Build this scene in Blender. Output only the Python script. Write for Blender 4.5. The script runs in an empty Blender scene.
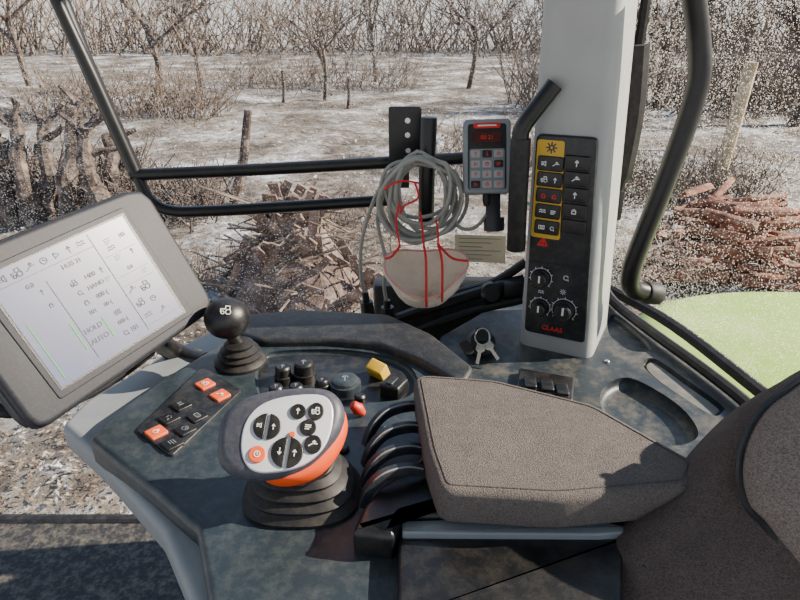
import bpy, bmesh, math, random
from mathutils import Vector, Matrix, noise
random.seed(7)
PI=math.pi
COL=bpy.context.scene.collection
FPX=620.0; PT=math.radians(25)
CAM=Vector((0,0,1.10)); RT=Vector((1,0,0)); FW=Vector((0,math.cos(PT),-math.sin(PT))); UPV=Vector((0,math.sin(PT),math.cos(PT)))
def ray(px,py): return RT*((px-400)/FPX)+UPV*((300-py)/FPX)+FW
def hz(px,py,z):
    d=ray(px,py); return CAM+d*((z-CAM.z)/d.z)
def hy(px,py,y):
    d=ray(px,py); return CAM+d*(y/d.y)
def hd(px,py,t): return CAM+ray(px,py)*t
class Frame:
    def __init__(s,o,n,xd=(1,0,0)):
        s.o=Vector(o); s.n=Vector(n).normalized(); x=Vector(xd); x=(x-s.n*x.dot(s.n)).normalized(); y=s.n.cross(x)
        s.M=Matrix((( x.x,y.x,s.n.x,s.o.x),(x.y,y.y,s.n.y,s.o.y),(x.z,y.z,s.n.z,s.o.z),(0,0,0,1))); s.I=s.M.inverted()
    def loc(s,px,py,h=0):
        d=ray(px,py); o2=s.o+s.n*h; t=(o2-CAM).dot(s.n)/d.dot(s.n); p=s.I@(CAM+d*t); return (p.x,p.y)
    def locs(s,pts,h=0): return [s.loc(a,b,h) for a,b in pts]
FZ={}
def flat(z):
    if z not in FZ: FZ[z]=Frame((0,0,z),(0,0,1))
    return FZ[z]
# ---------- materials
def lin(c):
    r=[]
    for v in c:
        v=v/255.0; r.append(v/12.92 if v<=.04045 else ((v+.055)/1.055)**2.4)
    return (r[0],r[1],r[2],1)
MATS={}
def mat(name,rgb,rough=.5,metal=0,var=.12,vs=30,bump=0,bs=200,dust=0,dcol=(150,140,125),emit=0,coat=0,ds=60):
    if name in MATS: return MATS[name]
    m=bpy.data.materials.new(name); m.use_nodes=True; N=m.node_tree.nodes; L=m.node_tree.links
    p=N['Principled BSDF']; tc=N.new('ShaderNodeTexCoord')
    n=N.new('ShaderNodeTexNoise'); n.inputs['Scale'].default_value=vs; n.inputs['Detail'].default_value=5
    L.new(tc.outputs['Object'],n.inputs['Vector'])
    mx=N.new('ShaderNodeMixRGB'); c=lin(rgb)
    mx.inputs[1].default_value=(c[0]*(1-var),c[1]*(1-var),c[2]*(1-var),1); mx.inputs[2].default_value=(min(1,c[0]*(1+var)),min(1,c[1]*(1+var)),min(1,c[2]*(1+var)),1)
    if var>.3:
        cr=N.new('ShaderNodeMapRange'); cr.inputs[1].default_value=.35; cr.inputs[2].default_value=.65; L.new(n.outputs['Fac'],cr.inputs[0]); L.new(cr.outputs[0],mx.inputs[0])
    else: L.new(n.outputs['Fac'],mx.inputs[0])
    out=mx.outputs[0]
    if dust>0:
        d=N.new('ShaderNodeTexNoise'); d.inputs['Scale'].default_value=ds; d.inputs['Detail'].default_value=9; d.inputs['Roughness'].default_value=.75
        L.new(tc.outputs['Object'],d.inputs['Vector'])
        mr=N.new('ShaderNodeMapRange'); mr.inputs[1].default_value=.45; mr.inputs[2].default_value=.72; mr.inputs[3].default_value=0; mr.inputs[4].default_value=dust
        L.new(d.outputs['Fac'],mr.inputs[0])
        m2=N.new('ShaderNodeMixRGB'); m2.inputs[2].default_value=lin(dcol); L.new(mr.outputs[0],m2.inputs[0]); L.new(out,m2.inputs[1]); out=m2.outputs[0]
    L.new(out,p.inputs['Base Color'])
    p.inputs['Roughness'].default_value=rough; p.inputs['Metallic'].default_value=metal; p.inputs['Coat Weight'].default_value=coat
    if emit: 
        L.new(out,p.inputs['Emission Color']); p.inputs['Emission Strength'].default_value=emit
    if bump:
        b=N.new('ShaderNodeBump'); b.inputs['Strength'].default_value=bump; b.inputs['Distance'].default_value=.002
        q=N.new('ShaderNodeTexNoise'); q.inputs['Scale'].default_value=bs; q.inputs['Detail'].default_value=3
        L.new(tc.outputs['Object'],q.inputs['Vector']); L.new(q.outputs['Fac'],b.inputs['Height']); L.new(b.outputs[0],p.inputs['Normal'])
    MATS[name]=m; return m
def ramp_mat(name,stops,scale,detail=8,rough=.9,bump=.6,bd=.05,s2=None):
    m=bpy.data.materials.new(name); m.use_nodes=True; N=m.node_tree.nodes; L=m.node_tree.links; p=N['Principled BSDF']
    tc=N.new('ShaderNodeTexCoord'); n=N.new('ShaderNodeTexNoise'); n.inputs['Scale'].default_value=scale; n.inputs['Detail'].default_value=detail; n.inputs['Roughness'].default_value=.7
    L.new(tc.outputs['Object'],n.inputs['Vector'])
    fac=n.outputs['Fac']
    if s2:
        k=N.new('ShaderNodeTexNoise'); k.inputs['Scale'].default_value=s2; k.inputs['Detail'].default_value=3; L.new(tc.outputs['Object'],k.inputs['Vector'])
        ad=N.new('ShaderNodeMath'); ad.operation='ADD'; L.new(fac,ad.inputs[0]); L.new(k.outputs['Fac'],ad.inputs[1])
        hf=N.new('ShaderNodeMath'); hf.operation='MULTIPLY'; hf.inputs[1].default_value=.5; L.new(ad.outputs[0],hf.inputs[0]); fac=hf.outputs[0]
    r=N.new('ShaderNodeValToRGB'); L.new(fac,r.inputs[0]); e=r.color_ramp.elements
    e[0].position=stops[0][0]; e[0].color=lin(stops[0][1]); e[1].position=stops[-1][0]; e[1].color=lin(stops[-1][1])
    for s,c in stops[1:-1]:
        q=e.new(s); q.color=lin(c)
    L.new(r.outputs[0],p.inputs['Base Color']); p.inputs['Roughness'].default_value=rough
    b=N.new('ShaderNodeBump'); b.inputs['Strength'].default_value=bump; b.inputs['Distance'].default_value=bd; L.new(n.outputs['Fac'],b.inputs['Height']); L.new(b.outputs[0],p.inputs['Normal'])
    return m
def dust_mat(name,alpha):
    m=bpy.data.materials.new(name); m.use_nodes=True; N=m.node_tree.nodes; L=m.node_tree.links
    for x in list(N): N.remove(x)
    o=N.new('ShaderNodeOutputMaterial'); t=N.new('ShaderNodeBsdfTransparent')
    tr=N.new('ShaderNodeBsdfTranslucent'); tr.inputs[0].default_value=(.97,.95,.90,1); df=N.new('ShaderNodeBsdfDiffuse'); df.inputs[0].default_value=(.92,.90,.85,1)
    md=N.new('ShaderNodeMixShader'); md.inputs[0].default_value=.4; L.new(tr.outputs[0],md.inputs[1]); L.new(df.outputs[0],md.inputs[2])
    tc=N.new('ShaderNodeTexCoord'); n1=N.new('ShaderNodeTexNoise'); n1.inputs['Scale'].default_value=30; L.new(tc.outputs['Object'],n1.inputs['Vector'])
    r1=N.new('ShaderNodeMapRange'); r1.inputs[1].default_value=.3; r1.inputs[2].default_value=.7; r1.inputs[3].default_value=alpha*.4; r1.inputs[4].default_value=alpha; L.new(n1.outputs['Fac'],r1.inputs[0])
    m2=N.new('ShaderNodeMixShader'); L.new(r1.outputs[0],m2.inputs[0]); L.new(t.outputs[0],m2.inputs[1]); L.new(md.outputs[0],m2.inputs[2]); L.new(m2.outputs[0],o.inputs[0])
    return m
BLK=mat('black_plastic',(15,16,19),.38,dust=.08,bump=.15,bs=900)
TEAL=mat('console_plastic',(35,45,52),.40,dust=.18,bump=.12,bs=1200,dcol=(125,127,120),ds=70)
SILL=mat('sill_plastic',(36,45,51),.40,dust=.42,bump=.2,bs=900,dcol=(150,140,120),ds=24)
DKP=mat('dark_panel',(21,26,32),.4,dust=.12)
BEZ=mat('bezel_plastic',(25,27,34),.6,dust=.2,dcol=(80,80,90),ds=260)
GSH=mat('grey_shell',(124,130,133),.5,dust=.2)
LGT=mat('light_trim',(160,162,161),.5,dust=.15)
TUBE=mat('black_steel',(7,8,10),.38,dust=.03)
RUB=mat('rubber',(12,12,14),.6,dust=.10)
SILV=mat('silver_plate',(205,209,216),.35,metal=.2,dust=.15)
ORG=mat('orange_plastic',(226,78,22),.35,dust=.05)
ORK=mat('orange_key',(218,86,32),.5,dust=.1)
YEL=mat('yellow_plastic',(206,166,40),.5,dust=.12)
WHT=mat('white_print',(225,228,228),.5,var=.03)
GRYI=mat('grey_print',(110,115,120),.5,var=.03)
REDP=mat('red_print',(205,34,26),.45,var=.05,emit=.05)  # print given a faint glow of its own, though it is unlit
REDS=mat('red_strap',(205,25,35),.7)
CABL=mat('grey_cable',(146,146,138),.45,dust=.25,dcol=(80,80,75))
FAB=mat('armrest_fabric',(88,82,79),.95,var=.38,vs=800,bump=.9,bs=900,dust=.2,dcol=(130,122,115),ds=30)
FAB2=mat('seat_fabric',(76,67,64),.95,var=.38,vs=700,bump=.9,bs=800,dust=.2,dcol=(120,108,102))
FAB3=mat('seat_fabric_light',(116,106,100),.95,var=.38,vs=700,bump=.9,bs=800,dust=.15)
METL=mat('bare_metal',(190,192,195),.25,metal=.9)
MASKM=mat('mask_fabric',(232,216,194),.9,bump=.9,bs=300,dust=.3,dcol=(160,138,116))
SCR=mat('screen',(66,72,96),.3,var=.05,vs=5,emit=1.25,dust=.05)
INK=mat('ink',(36,38,56),.5,var=.02)
INK2=mat('screen_ink',(26,28,46),.5,var=.02,emit=.2)
GRN=mat('screen_green',(40,130,55),.5,emit=.3)
LIME=mat('green_bodywork',(156,190,78),.5,coat=.1,dust=.6,dcol=(204,212,140),ds=4)
LED=mat('red_display',(170,28,20),.3,emit=.4)
PAP=mat('paper',(205,192,160),.8)
# ---------- mesh helpers
def NB(): return bmesh.new()
def area(p): return sum(p[i][0]*p[(i+1)%len(p)][1]-p[(i+1)%len(p)][0]*p[i][1] for i in range(len(p)))/2
def ccw(p): return list(p) if area(p)>0 else list(reversed(p))
def resamp(p,n=96):
    p=[Vector(q) for q in p]; L_=[(p[(i+1)%len(p)]-p[i]).length for i in range(len(p))]; T=sum(L_); o=[]; i=0; acc=0
    for k in range(n):
        t=T*k/n
        while acc+L_[i]<t: acc+=L_[i]; i+=1
        q=p[i].lerp(p[(i+1)%len(p)],(t-acc)/max(L_[i],1e-9)); o.append((q.x,q.y))
    return o
def loft(bm,rings,cap=True,closed=False):
    vs=[[bm.verts.new(v) for v in r] for r in rings]; n=len(vs[0])
    for a,b in zip(vs,vs[1:]):
        for i in range(n):
            try: bm.faces.new((a[i],a[(i+1)%n],b[(i+1)%n],b[i]))
            except: pass
    if closed:
        a,b=vs[-1],vs[0]
        for i in range(n): bm.faces.new((a[i],a[(i+1)%n],b[(i+1)%n],b[i]))
    elif cap:
        bm.faces.new(list(reversed(vs[0]))); bm.faces.new(vs[-1])
def prism(bm,pts,z0,z1,M=Matrix(),scale1=1):
    p=ccw(pts); cx=sum(a[0] for a in p)/len(p); cy=sum(a[1] for a in p)/len(p)
    loft(bm,[[M@Vector((x,y,z0)) for x,y in p],[M@Vector((cx+(x-cx)*scale1,cy+(y-cy)*scale1,z1)) for x,y in p]])
def inset(p,d):
    n=len(p); o=[]
    for i in range(n):
        a=Vector(p[i-1]); b=Vector(p[i]); c=Vector(p[(i+1)%n]); e1=(b-a); e2=(c-b)
        if e1.length<1e-9: e1=e2
        if e2.length<1e-9: e2=e1
        n1=Vector((-e1.y,e1.x)).normalized(); n2=Vector((-e2.y,e2.x)).normalized(); m=(n1+n2)
        if m.length<1e-6: m=n1
        m.normalize(); k=d/max(.5,m.dot(n1)); o.append((b.x+m.x*k,b.y+m.y*k))
    return o
def slab(bm,pts,z0,z1,r,M=Matrix(),rb=None,crown=0,seg=5):
    p=ccw(pts); rb=r if rb is None else rb; R=[]
    if rb>0:
        for k in range(seg): 
            t=PI/2*(1-k/seg); R.append((inset(p,rb*(1-math.cos(t))),z0+rb*(1-math.sin(t))))
    else: R.append((p,z0))
    R.append((p,z0+rb)); 
    if z1-r>z0+rb+1e-6: R.append((p,z1-r))
    for k in range(1,seg+1):
        t=PI/2*k/seg; R.append((inset(p,r*(1-math.cos(t))),z1-r+r*math.sin(t)))
    if crown:
        q=R[-1][0]; cx=sum(a[0] for a in q)/len(q); cy=sum(a[1] for a in q)/len(q)
        for k in range(1,9):
            s=1-k/8.5; R.append(([(cx+(x-cx)*s,cy+(y-cy)*s) for x,y in q],z1+crown*(1-s*s)))
    loft(bm,[[M@Vector((x,y,z)) for x,y in q] for q,z in R])
def cut(bm,cutters):
    objs=[]
    for b in [bm]+cutters:
        bmesh.ops.recalc_face_normals(b,faces=b.faces); me=bpy.data.meshes.new('c'); b.to_mesh(me); b.free(); o=bpy.data.objects.new('c',me); COL.objects.link(o); objs.append(o)
    for c in objs[1:]:
        m=objs[0].modifiers.new('b','BOOLEAN'); m.object=c; m.operation='DIFFERENCE'; m.solver='EXACT'
    bpy.context.view_layer.update(); me=bpy.data.meshes.new_from_object(objs[0].evaluated_get(bpy.context.evaluated_depsgraph_get()))
    r=NB(); r.from_mesh(me); bpy.data.meshes.remove(me)
    for o in objs:
        m=o.data; bpy.data.objects.remove(o); bpy.data.meshes.remove(m)
    return r
def smooth(pts,n=6,closed=False):
    P=[Vector(p) for p in pts]; N=len(P); o=[]
    for i in range(N if closed else N-1):
        if closed: a,b,c,d=P[i-1],P[i],P[(i+1)%N],P[(i+2)%N]
        else: a,b,c,d=P[max(i-1,0)],P[i],P[i+1],P[min(i+2,N-1)]
        for k in range(n):
            t=k/n; o.append(.5*((2*b)+(c-a)*t+(2*a-5*b+4*c-d)*t*t+(3*b-a-3*c+d)*t**3))
    if not closed: o.append(P[-1])
    return o
def sm2(pts,n=6): return [(v[0],v[1]) for v in smooth(pts,n,True)]
def tube(bm,pts,r,seg=12,closed=False):
    P=[Vector(p) for p in pts]; n=len(P); rr=r if isinstance(r,(list,tuple)) else [r]*n
    T=[]
    for i in range(n):
        t=(P[(i+1)%n]-P[i-1]) if closed else (P[min(i+1,n-1)]-P[max(i-1,0)])
        T.append(t.normalized())
    u=T[0].orthogonal().normalized(); rings=[]
    for i in range(n):
        u=(u-T[i]*u.dot(T[i])).normalized(); v=T[i].cross(u)
        rings.append([P[i]+(u*math.cos(2*PI*k/seg)+v*math.sin(2*PI*k/seg))*rr[i] for k in range(seg)])
    loft(bm,rings,closed=closed)
def strip(bm,pts,wf,hf,seg=16,up=Vector((0,0,1)),pw=1.0):
    n=len(pts); R=[]
    def sg(v): return math.copysign(abs(v)**pw,v)
    for k,p in enumerate(pts):
        tt=(pts[min(k+1,n-1)]-pts[max(k-1,0)]).normalized(); s=tt.cross(up).normalized(); u=s.cross(tt).normalized(); a_=wf(k/(n-1)); b_=hf(k/(n-1))
        R.append([p+s*sg(math.cos(a))*a_+u*sg(math.sin(a))*b_ for a in [2*PI*q/seg for q in range(seg)]])
    loft(bm,R)
def lathe(bm,prof,M=Matrix(),seg=28,sx=1,sy=1):
    loft(bm,[[M@Vector((r*sx*math.cos(2*PI*k/seg),r*sy*math.sin(2*PI*k/seg),z)) for k in range(seg)] for r,z in prof])
def box(bm,c,s,M=Matrix()):
    x,y,z=c; a,b,d=s[0]/2,s[1]/2,s[2]/2
    prism(bm,[(x-a,y-b),(x+a,y-b),(x+a,y+b),(x-a,y+b)],z-d,z+d,M)
def rrect(cx,cy,w,h,r,n=4,ang=0):
    o=[]
    for (sx,sy,a0) in ((1,1,0),(-1,1,PI/2),(-1,-1,PI),(1,-1,3*PI/2)):
        for k in range(n+1):
            a=a0+PI/2*k/n; o.append(((w/2-r)*sx+r*math.cos(a),(h/2-r)*sy+r*math.sin(a)))
    c,s=math.cos(ang),math.sin(ang)
    return [(cx+x*c-y*s,cy+x*s+y*c) for x,y in o]
def rpoly(pts,r,n=4):
    p=ccw(pts); o=[]; N_=len(p)
    for i in range(N_):
        a=Vector(p[i-1]); b=Vector(p[i]); c=Vector(p[(i+1)%N_]); p0=b+(a-b).normalized()*min(r,(a-b).length*.45); p1=b+(c-b).normalized()*min(r,(c-b).length*.45)
        for k in range(n+1):
            t=k/n; q=p0*(1-t)**2+b*2*t*(1-t)+p1*t*t; o.append((q.x,q.y))
    return o
def circ(cx,cy,r,n=24): return [(cx+r*math.cos(2*PI*k/n),cy+r*math.sin(2*PI*k/n)) for k in range(n)]
def bev(bm,w,seg=2,ang=40):
    bmesh.ops.recalc_face_normals(bm,faces=bm.faces)
    e=[x for x in bm.edges if len(x.link_faces)==2 and x.calc_face_angle(0)>math.radians(ang)]
    bmesh.ops.bevel(bm,geom=e,offset=w,offset_type='OFFSET',segments=seg,profile=.5,affect='EDGES',clamp_overlap=True); return bm
def TR(x,y,z): return Matrix.Translation((x,y,z))
def ori(o,n,xd=(1,0,0)): return Frame(o,n,xd).M
def stroke(bm,pts,w,z,M):
    for a,b in zip(pts,pts[1:]):
        a=Vector(a);b=Vector(b);d=b-a
        if d.length<1e-7: continue
        t=d.normalized(); n=Vector((-t.y,t.x))*w/2; a=a-t*w*.4;b=b+t*w*.4
        prism(bm,[tuple(a-n),tuple(b-n),tuple(b+n),tuple(a+n)],z,z+.0004,M)
def cpl(cx,cy,r,a0=0,a1=360,n=12): return [(cx+r*math.cos(math.radians(a0+(a1-a0)*k/n)),cy+r*math.sin(math.radians(a0+(a1-a0)*k/n))) for k in range(n+1)]
ICON={'tractor':[[(-.9,-.3),(-.9,.2),(-.1,.2),(-.1,.8),(.6,.8),(.7,.1)],cpl(-.55,-.45,.28),cpl(.4,-.3,.45)],
'up':[[(0,-.8),(0,.7)],[(-.4,.2),(0,.75),(.4,.2)]],'down':[[(0,.8),(0,-.7)],[(-.4,-.2),(0,-.75),(.4,-.2)]],
'lock':[[(-.5,-.7),(.5,-.7),(.5,.1),(-.5,.1),(-.5,-.7)],cpl(0,.15,.35,0,180)],
'light':[cpl(.2,0,.6,90,270)+[(.2,.6)],[(-.6,.4),(-1,.4)],[(-.6,0),(-1,0)],[(-.6,-.4),(-1,-.4)]],
'lamp':[cpl(0,0,.4),[(0,.6),(0,.95)],[(0,-.6),(0,-.95)],[(.6,0),(.95,0)],[(-.6,0),(-.95,0)],[(.45,.45),(.7,.7)],[(-.45,-.45),(-.7,-.7)],[(.45,-.45),(.7,-.7)],[(-.45,.45),(-.7,.7)]],
'cam':[[(-.8,-.5),(.8,-.5),(.8,.5),(-.8,.5),(-.8,-.5)],cpl(0,0,.3)],
'power':[cpl(0,-.1,.6,120,420),[(0,.1),(0,.8)]],
'wave':[[(-.9,.3),(-.5,.6),(0,.3),(.5,.6),(.9,.3)],[(-.9,-.3),(-.5,0),(0,-.3),(.5,0),(.9,-.3)]],
'pto':[cpl(0,0,.55,20,320),[(.2,-.5),(.55,-.35),(.6,-.75)]],
'hitch':[[(-.9,-.5),(-.1,.1),(.9,.1)],[(.2,.7),(.2,.2)],[(-.1,.45),(.2,.75),(.5,.45)]],
'tri':[[(-.8,-.6),(.8,-.6),(0,.8),(-.8,-.6)],[(0,.3),(0,-.1)],[(0,-.3),(0,-.4)]],
'play':[[(-.5,-.6),(-.5,.6),(.6,0),(-.5,-.6)]],'bars':[[(-.7,.5),(.7,.5)],[(-.7,0),(.7,0)],[(-.7,-.5),(.3,-.5)]],
'clock':[cpl(0,0,.7),[(0,0),(0,.45)],[(0,0),(.3,-.1)]]}
def icon(bm,k,cx,cy,s,z,M,w=.16,ang=0,sy=1):
    c,sn=math.cos(ang),math.sin(ang)
    for pl in ICON[k]: stroke(bm,[(cx+(x*c-y*sn*sy)*s,cy+(x*sn+y*c*sy)*s) for x,y in pl],s*w,z,M)
def text(bm,s,size,M,ax='CENTER',off=0):
    cu=bpy.data.curves.new('t','FONT'); cu.body=s; cu.size=size; cu.align_x=ax; cu.align_y='CENTER'; cu.extrude=.0002; cu.offset=off
    o=bpy.data.objects.new('t',cu); COL.objects.link(o); bpy.context.view_layer.update()
    me=bpy.data.meshes.new_from_object(o.evaluated_get(bpy.context.evaluated_depsgraph_get()))
    me.transform(M); bm.from_mesh(me); bpy.data.objects.remove(o); bpy.data.curves.remove(cu); bpy.data.meshes.remove(me)
# ---------- objects
WM={}
def props(o,label=None,cat=None,group=None,kind=None):
    for k,v in (('label',label),('category',cat),('group',group),('kind',kind)):
        if v: o[k]=v
    return o
def thing(name,label,cat,at,group=None):
    o=bpy.data.objects.new(name,None); o.empty_display_size=.02; COL.objects.link(o)
    M=at.M.copy() if isinstance(at,Frame) else Matrix.Translation(at)
    o.matrix_world=M; WM[o.name]=M; return props(o,label,cat,group)
def obj(name,bm,m,parent=None,ang=35,label=None,cat=None,group=None,kind=None):
    bmesh.ops.recalc_face_normals(bm,faces=bm.faces)
    for f in bm.faces: f.smooth=True
    for e in bm.edges:
        if len(e.link_faces)==2 and e.calc_face_angle(0)>math.radians(ang): e.smooth=False
    if parent: M=WM[parent.name]
    else:
        xs=[v.co for v in bm.verts]; mn=Vector([min(v[i] for v in xs) for i in range(3)]); mx=Vector([max(v[i] for v in xs) for i in range(3)])
        M=Matrix.Translation(((mn.x+mx.x)/2,(mn.y+mx.y)/2,mn.z))
    bm.transform(M.inverted()); me=bpy.data.meshes.new(name); bm.to_mesh(me); bm.free(); me.materials.append(m)
    o=bpy.data.objects.new(name,me); COL.objects.link(o)
    if parent: o.parent=parent
    else: o.matrix_world=M
    WM[o.name]=M
    return props(o,label,cat,group,kind)

# ================= camera, light, world
cd=bpy.data.cameras.new('cam'); cd.sensor_width=36; cd.lens=FPX/800*36; cd.clip_start=.01; cd.clip_end=500
co=bpy.data.objects.new('camera',cd); co.location=CAM; co.rotation_euler=(PI/2-PT,0,0); COL.objects.link(co); bpy.context.scene.camera=co
sd=bpy.data.lights.new('sun','SUN'); sd.energy=16.0; sd.angle=.009; sd.color=(1,.88,.72)
so=bpy.data.objects.new('sun',sd); COL.objects.link(so); SUN=Vector((.80,.07,.48)).normalized(); so.rotation_euler=SUN.to_track_quat('Z','Y').to_euler()
w=bpy.data.worlds.new('world'); bpy.context.scene.world=w; w.use_nodes=True; N=w.node_tree.nodes; L=w.node_tree.links
bg=N['Background']; tc=N.new('ShaderNodeTexCoord'); sp=N.new('ShaderNodeSeparateXYZ'); L.new(tc.outputs['Generated'],sp.inputs[0])
rp=N.new('ShaderNodeValToRGB'); L.new(sp.outputs['Z'],rp.inputs[0]); rp.color_ramp.elements[0].position=0; rp.color_ramp.elements[0].color=(1,.98,.95,1); rp.color_ramp.elements[1].position=.6; rp.color_ramp.elements[1].color=(.42,.62,1,1)
L.new(rp.outputs[0],bg.inputs[0]); bg.inputs[1].default_value=1.15

# ================= outside
GZ=-1.6
def gp(px,py): return hz(px,py,GZ)
GROUND=ramp_mat('frosty_ground',[(.40,(66,58,50)),(.48,(108,98,86)),(.55,(146,142,136)),(.63,(208,212,218))],4.5,10,bump=1,bd=.1,s2=.6)  # dark tones lifted in the colour to stand in for window haze
bm=NB(); nx,ny=150,150; V=[]
def gh(x,y): return .10*noise.noise(Vector((x*.8,y*.8,0)))+.05*noise.noise(Vector((x*3,y*3,1)))
for j in range(ny+1):
    y=1.2+90*(j/ny)**2.0; row=[]
    for i in range(nx+1):
        x=(i/nx-.5)*2; x=x*(6+y*1.1)
        row.append(bm.verts.new((x,y,GZ+gh(x,y))))
    V.append(row)
for j in range(ny):
    for i in range(nx): bm.faces.new((V[j][i],V[j][i+1],V[j+1][i+1],V[j+1][i]))
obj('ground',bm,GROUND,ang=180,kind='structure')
bm=NB()
for i in range(22000):
    px=random.uniform(-80,880); py=random.uniform(60,540); p=gp(px,py); s=random.uniform(.010,.035)*(.5+p.y*.10)
    a=random.uniform(0,PI); t=random.uniform(-.6,.6); u=Vector((math.cos(a),math.sin(a),random.uniform(-.5,.5)))*s; v=Vector((-math.sin(a),math.cos(a),t))*s*.4
    p=p+Vector((0,0,.02+s*.3+gh(p.x,p.y))); vs=[bm.verts.new(p+q) for q in (-u,v,u,-v)]; bm.faces.new(vs)
obj('leaf_litter',bm,ramp_mat('litter',[(.40,(84,66,52)),(.50,(138,120,98)),(.64,(205,205,205))],5,4,bump=0),label='frosted dead leaves scattered over the ground outside',cat='leaves',kind='stuff')
def stick(bm,a,b,r0,r1,seg=5): tube(bm,[a,(Vector(a)+Vector(b))/2+Vector((random.uniform(-1,1),random.uniform(-1,1),0))*r0,b],[r0,(r0+r1)/2,r1],seg)
BARK=ramp_mat('bark',[(.35,(44,36,32)),(.5,(82,70,62)),(.65,(140,124,112))],6,6,bump=.5,bd=.02)
BARK2=ramp_mat('bark_pale',[(.35,(130,112,86)),(.65,(206,188,156))],5,6,bump=.4,bd=.02)
TWIG=ramp_mat('twig',[(.35,(72,60,52)),(.65,(148,132,116))],4,4,bump=.2,bd=.01)  # lightened, low-contrast twig colour imitates haze seen through the windows
def brush(name,px,py,w,h,n,label,cat='brush',dark=True,r=.012,wy=None,kids=3):
    c=gp(px,py); bm=NB(); wy=w/3 if wy is None else wy
    for i in range(n):
        a=c+Vector((random.uniform(-1,1)*w,random.gauss(0,wy),-.05)); b=a+Vector((random.gauss(0,h*.35),random.gauss(0,h*.25),random.uniform(.35,1)*h)); stick(bm,a,b,r,r*.4,4)
        for k in range(kids):
            q=a.lerp(b,random.uniform(.3,.9)); stick(bm,q,q+Vector((random.gauss(0,h*.2),random.gauss(0,h*.15),random.uniform(.05,.4)*h)),r*.5,r*.25,3)
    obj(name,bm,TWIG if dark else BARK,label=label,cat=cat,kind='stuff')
brush('hedge',400,52,60,5.5,1500,'long bare hedge across the far end of the frosty field',r=.06,wy=3)
brush('brushwood',130,116,2.6,1.5,260,'tangled bare brush behind the old stumps on the far left',r=.018,wy=.7)
brush('brushwood',320,88,3.6,1.5,220,'thin bare saplings in the field beyond the upper rail',r=.018,wy=.9)
brush('brushwood',710,108,6.0,2.2,520,'dark tangled hedge beyond the leaning pole',r=.025,wy=1.2)
brush('brushwood',50,205,1.3,1.1,220,'broken branches tangled around the old stumps',r=.017,wy=.35,dark=False)
brush('brushwood',175,215,.75,.8,170,'dark tangle of cut branches behind the window post',r=.014,wy=.3,dark=False)
brush('brushwood',350,232,.7,.6,110,'dry weed stalks beside the brown heap',r=.009,wy=.4)
brush('brushwood',190,290,.5,.5,90,'low twigs on the ground left of the brown heap',r=.009,wy=.3)
brush('brushwood',490,165,1.4,.9,190,'dry stalks growing beyond the small remote box',r=.011,wy=.8)
brush('brushwood',670,200,1.3,.9,230,'dry twigs growing behind the firewood pile',r=.012,wy=.3)
def branch(bm,p,d,l,r,dep):
    e=p+d*l; stick(bm,p,e,r,r*.65,5 if dep>2 else 3)
    if dep==0: return
    for k in range(3):
        nd=(d+Vector((random.gauss(0,.55),random.gauss(0,.5),random.uniform(-.1,.4)))).normalized(); branch(bm,p.lerp(e,random.uniform(.55,1)),nd,l*random.uniform(.55,.8),r*.6,dep-1)
for i,(px,py,l,r,lab) in enumerate([(205,110,1.9,.09,'bare young tree left of the distant field'),(160,96,2.3,.13,'bare tree behind the tangled brush at far left'),(325,100,1.6,.08,'slim bare tree in the field above the upper rail'),(376,82,2.2,.10,'bare tree in the distance above the bracket plate'),(655,110,2.0,.15,'bare dark tree seen just beside the grab handle'),(792,126,1.8,.15,'bare dark tree at the far right edge'),(468,90,2.1,.11,'bare tree in the distance above the small remote box'),(30,86,2.4,.14,'bare tree at the far left above the stumps')]):
    c=gp(px,py); t=thing('tree',lab,'tree',c,'bare trees in the distance'); b1=NB(); top=c+Vector((random.gauss(0,.15),0,l)); stick(b1,c-Vector((0,0,.1)),top,r,r*.7,7); obj('trunk',b1,BARK,t)
    b2=NB()
    for k in range(4): branch(b2,c.lerp(top,random.uniform(.6,1)),Vector((random.gauss(0,.6),random.gauss(0,.4),.9)).normalized(),l*.6,r*.55,3)
    obj('branches',b2,BARK,t)
for px,py,l,lab in ((283,104,1.0,'grey fence post in the field left of the slim tree'),(348,108,.9,'short fence post in the field above the upper rail'),(680,150,1.0,'thin stake left of the leaning pale pole')):
    a=gp(px,py); bm=NB(); stick(bm,a-Vector((0,0,.1)),a+Vector((.05,0,l)),.06,.05,7); obj('fence_post',bm,BARK,label=lab,cat='post',group='fence posts in the field')
for i,(bx,by,tx,ty,lab) in enumerate([(12,222,-8,140,'gnarled old stump at the left edge above the display'),(33,224,12,112,'tall gnarled stump second from the left edge'),(52,218,40,122,'forked dark stump in the middle of the row'),(70,222,78,106,'gnarled stump leaning right with a broken top'),(92,228,84,125,'thick short stump near the window post'),(112,215,108,135,'thin old stump right behind the window post')]):
    a=gp(bx,by); b=hy(tx,ty,a.y+.1); bm=NB(); pts=[a-Vector((0,0,.1))]
    for k in range(1,6): pts.append(a.lerp(b,k/5)+Vector((random.gauss(0,.06),random.gauss(0,.06),0)))
    tube(bm,smooth(pts,3),[.16*(1-.035*k)*random.uniform(.75,1.2) for k in range(16)],8)
    for k in range(5): 
        q=a.lerp(b,random.uniform(.4,1)); stick(bm,q,q+Vector((random.gauss(0,.3),random.gauss(0,.1),random.uniform(.1,.45))),.06,.03,6)
    obj('tree_stump',bm,BARK,label=lab,cat='stump',group='gnarled stumps outside')
bm=NB(); a=gp(234,202); b=hy(248,110,a.y); stick(bm,a,b,.08,.06,8); obj('wooden_post',bm,BARK,label='weathered wooden post left of the cable coil, beyond the rails',cat='post')
bm=NB(); a=gp(711,200); b=hy(752,62,a.y); stick(bm,a,b,.11,.09,10); obj('wooden_post',bm,BARK2,label='pale leaning wooden pole behind the firewood pile',cat='post')
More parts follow.
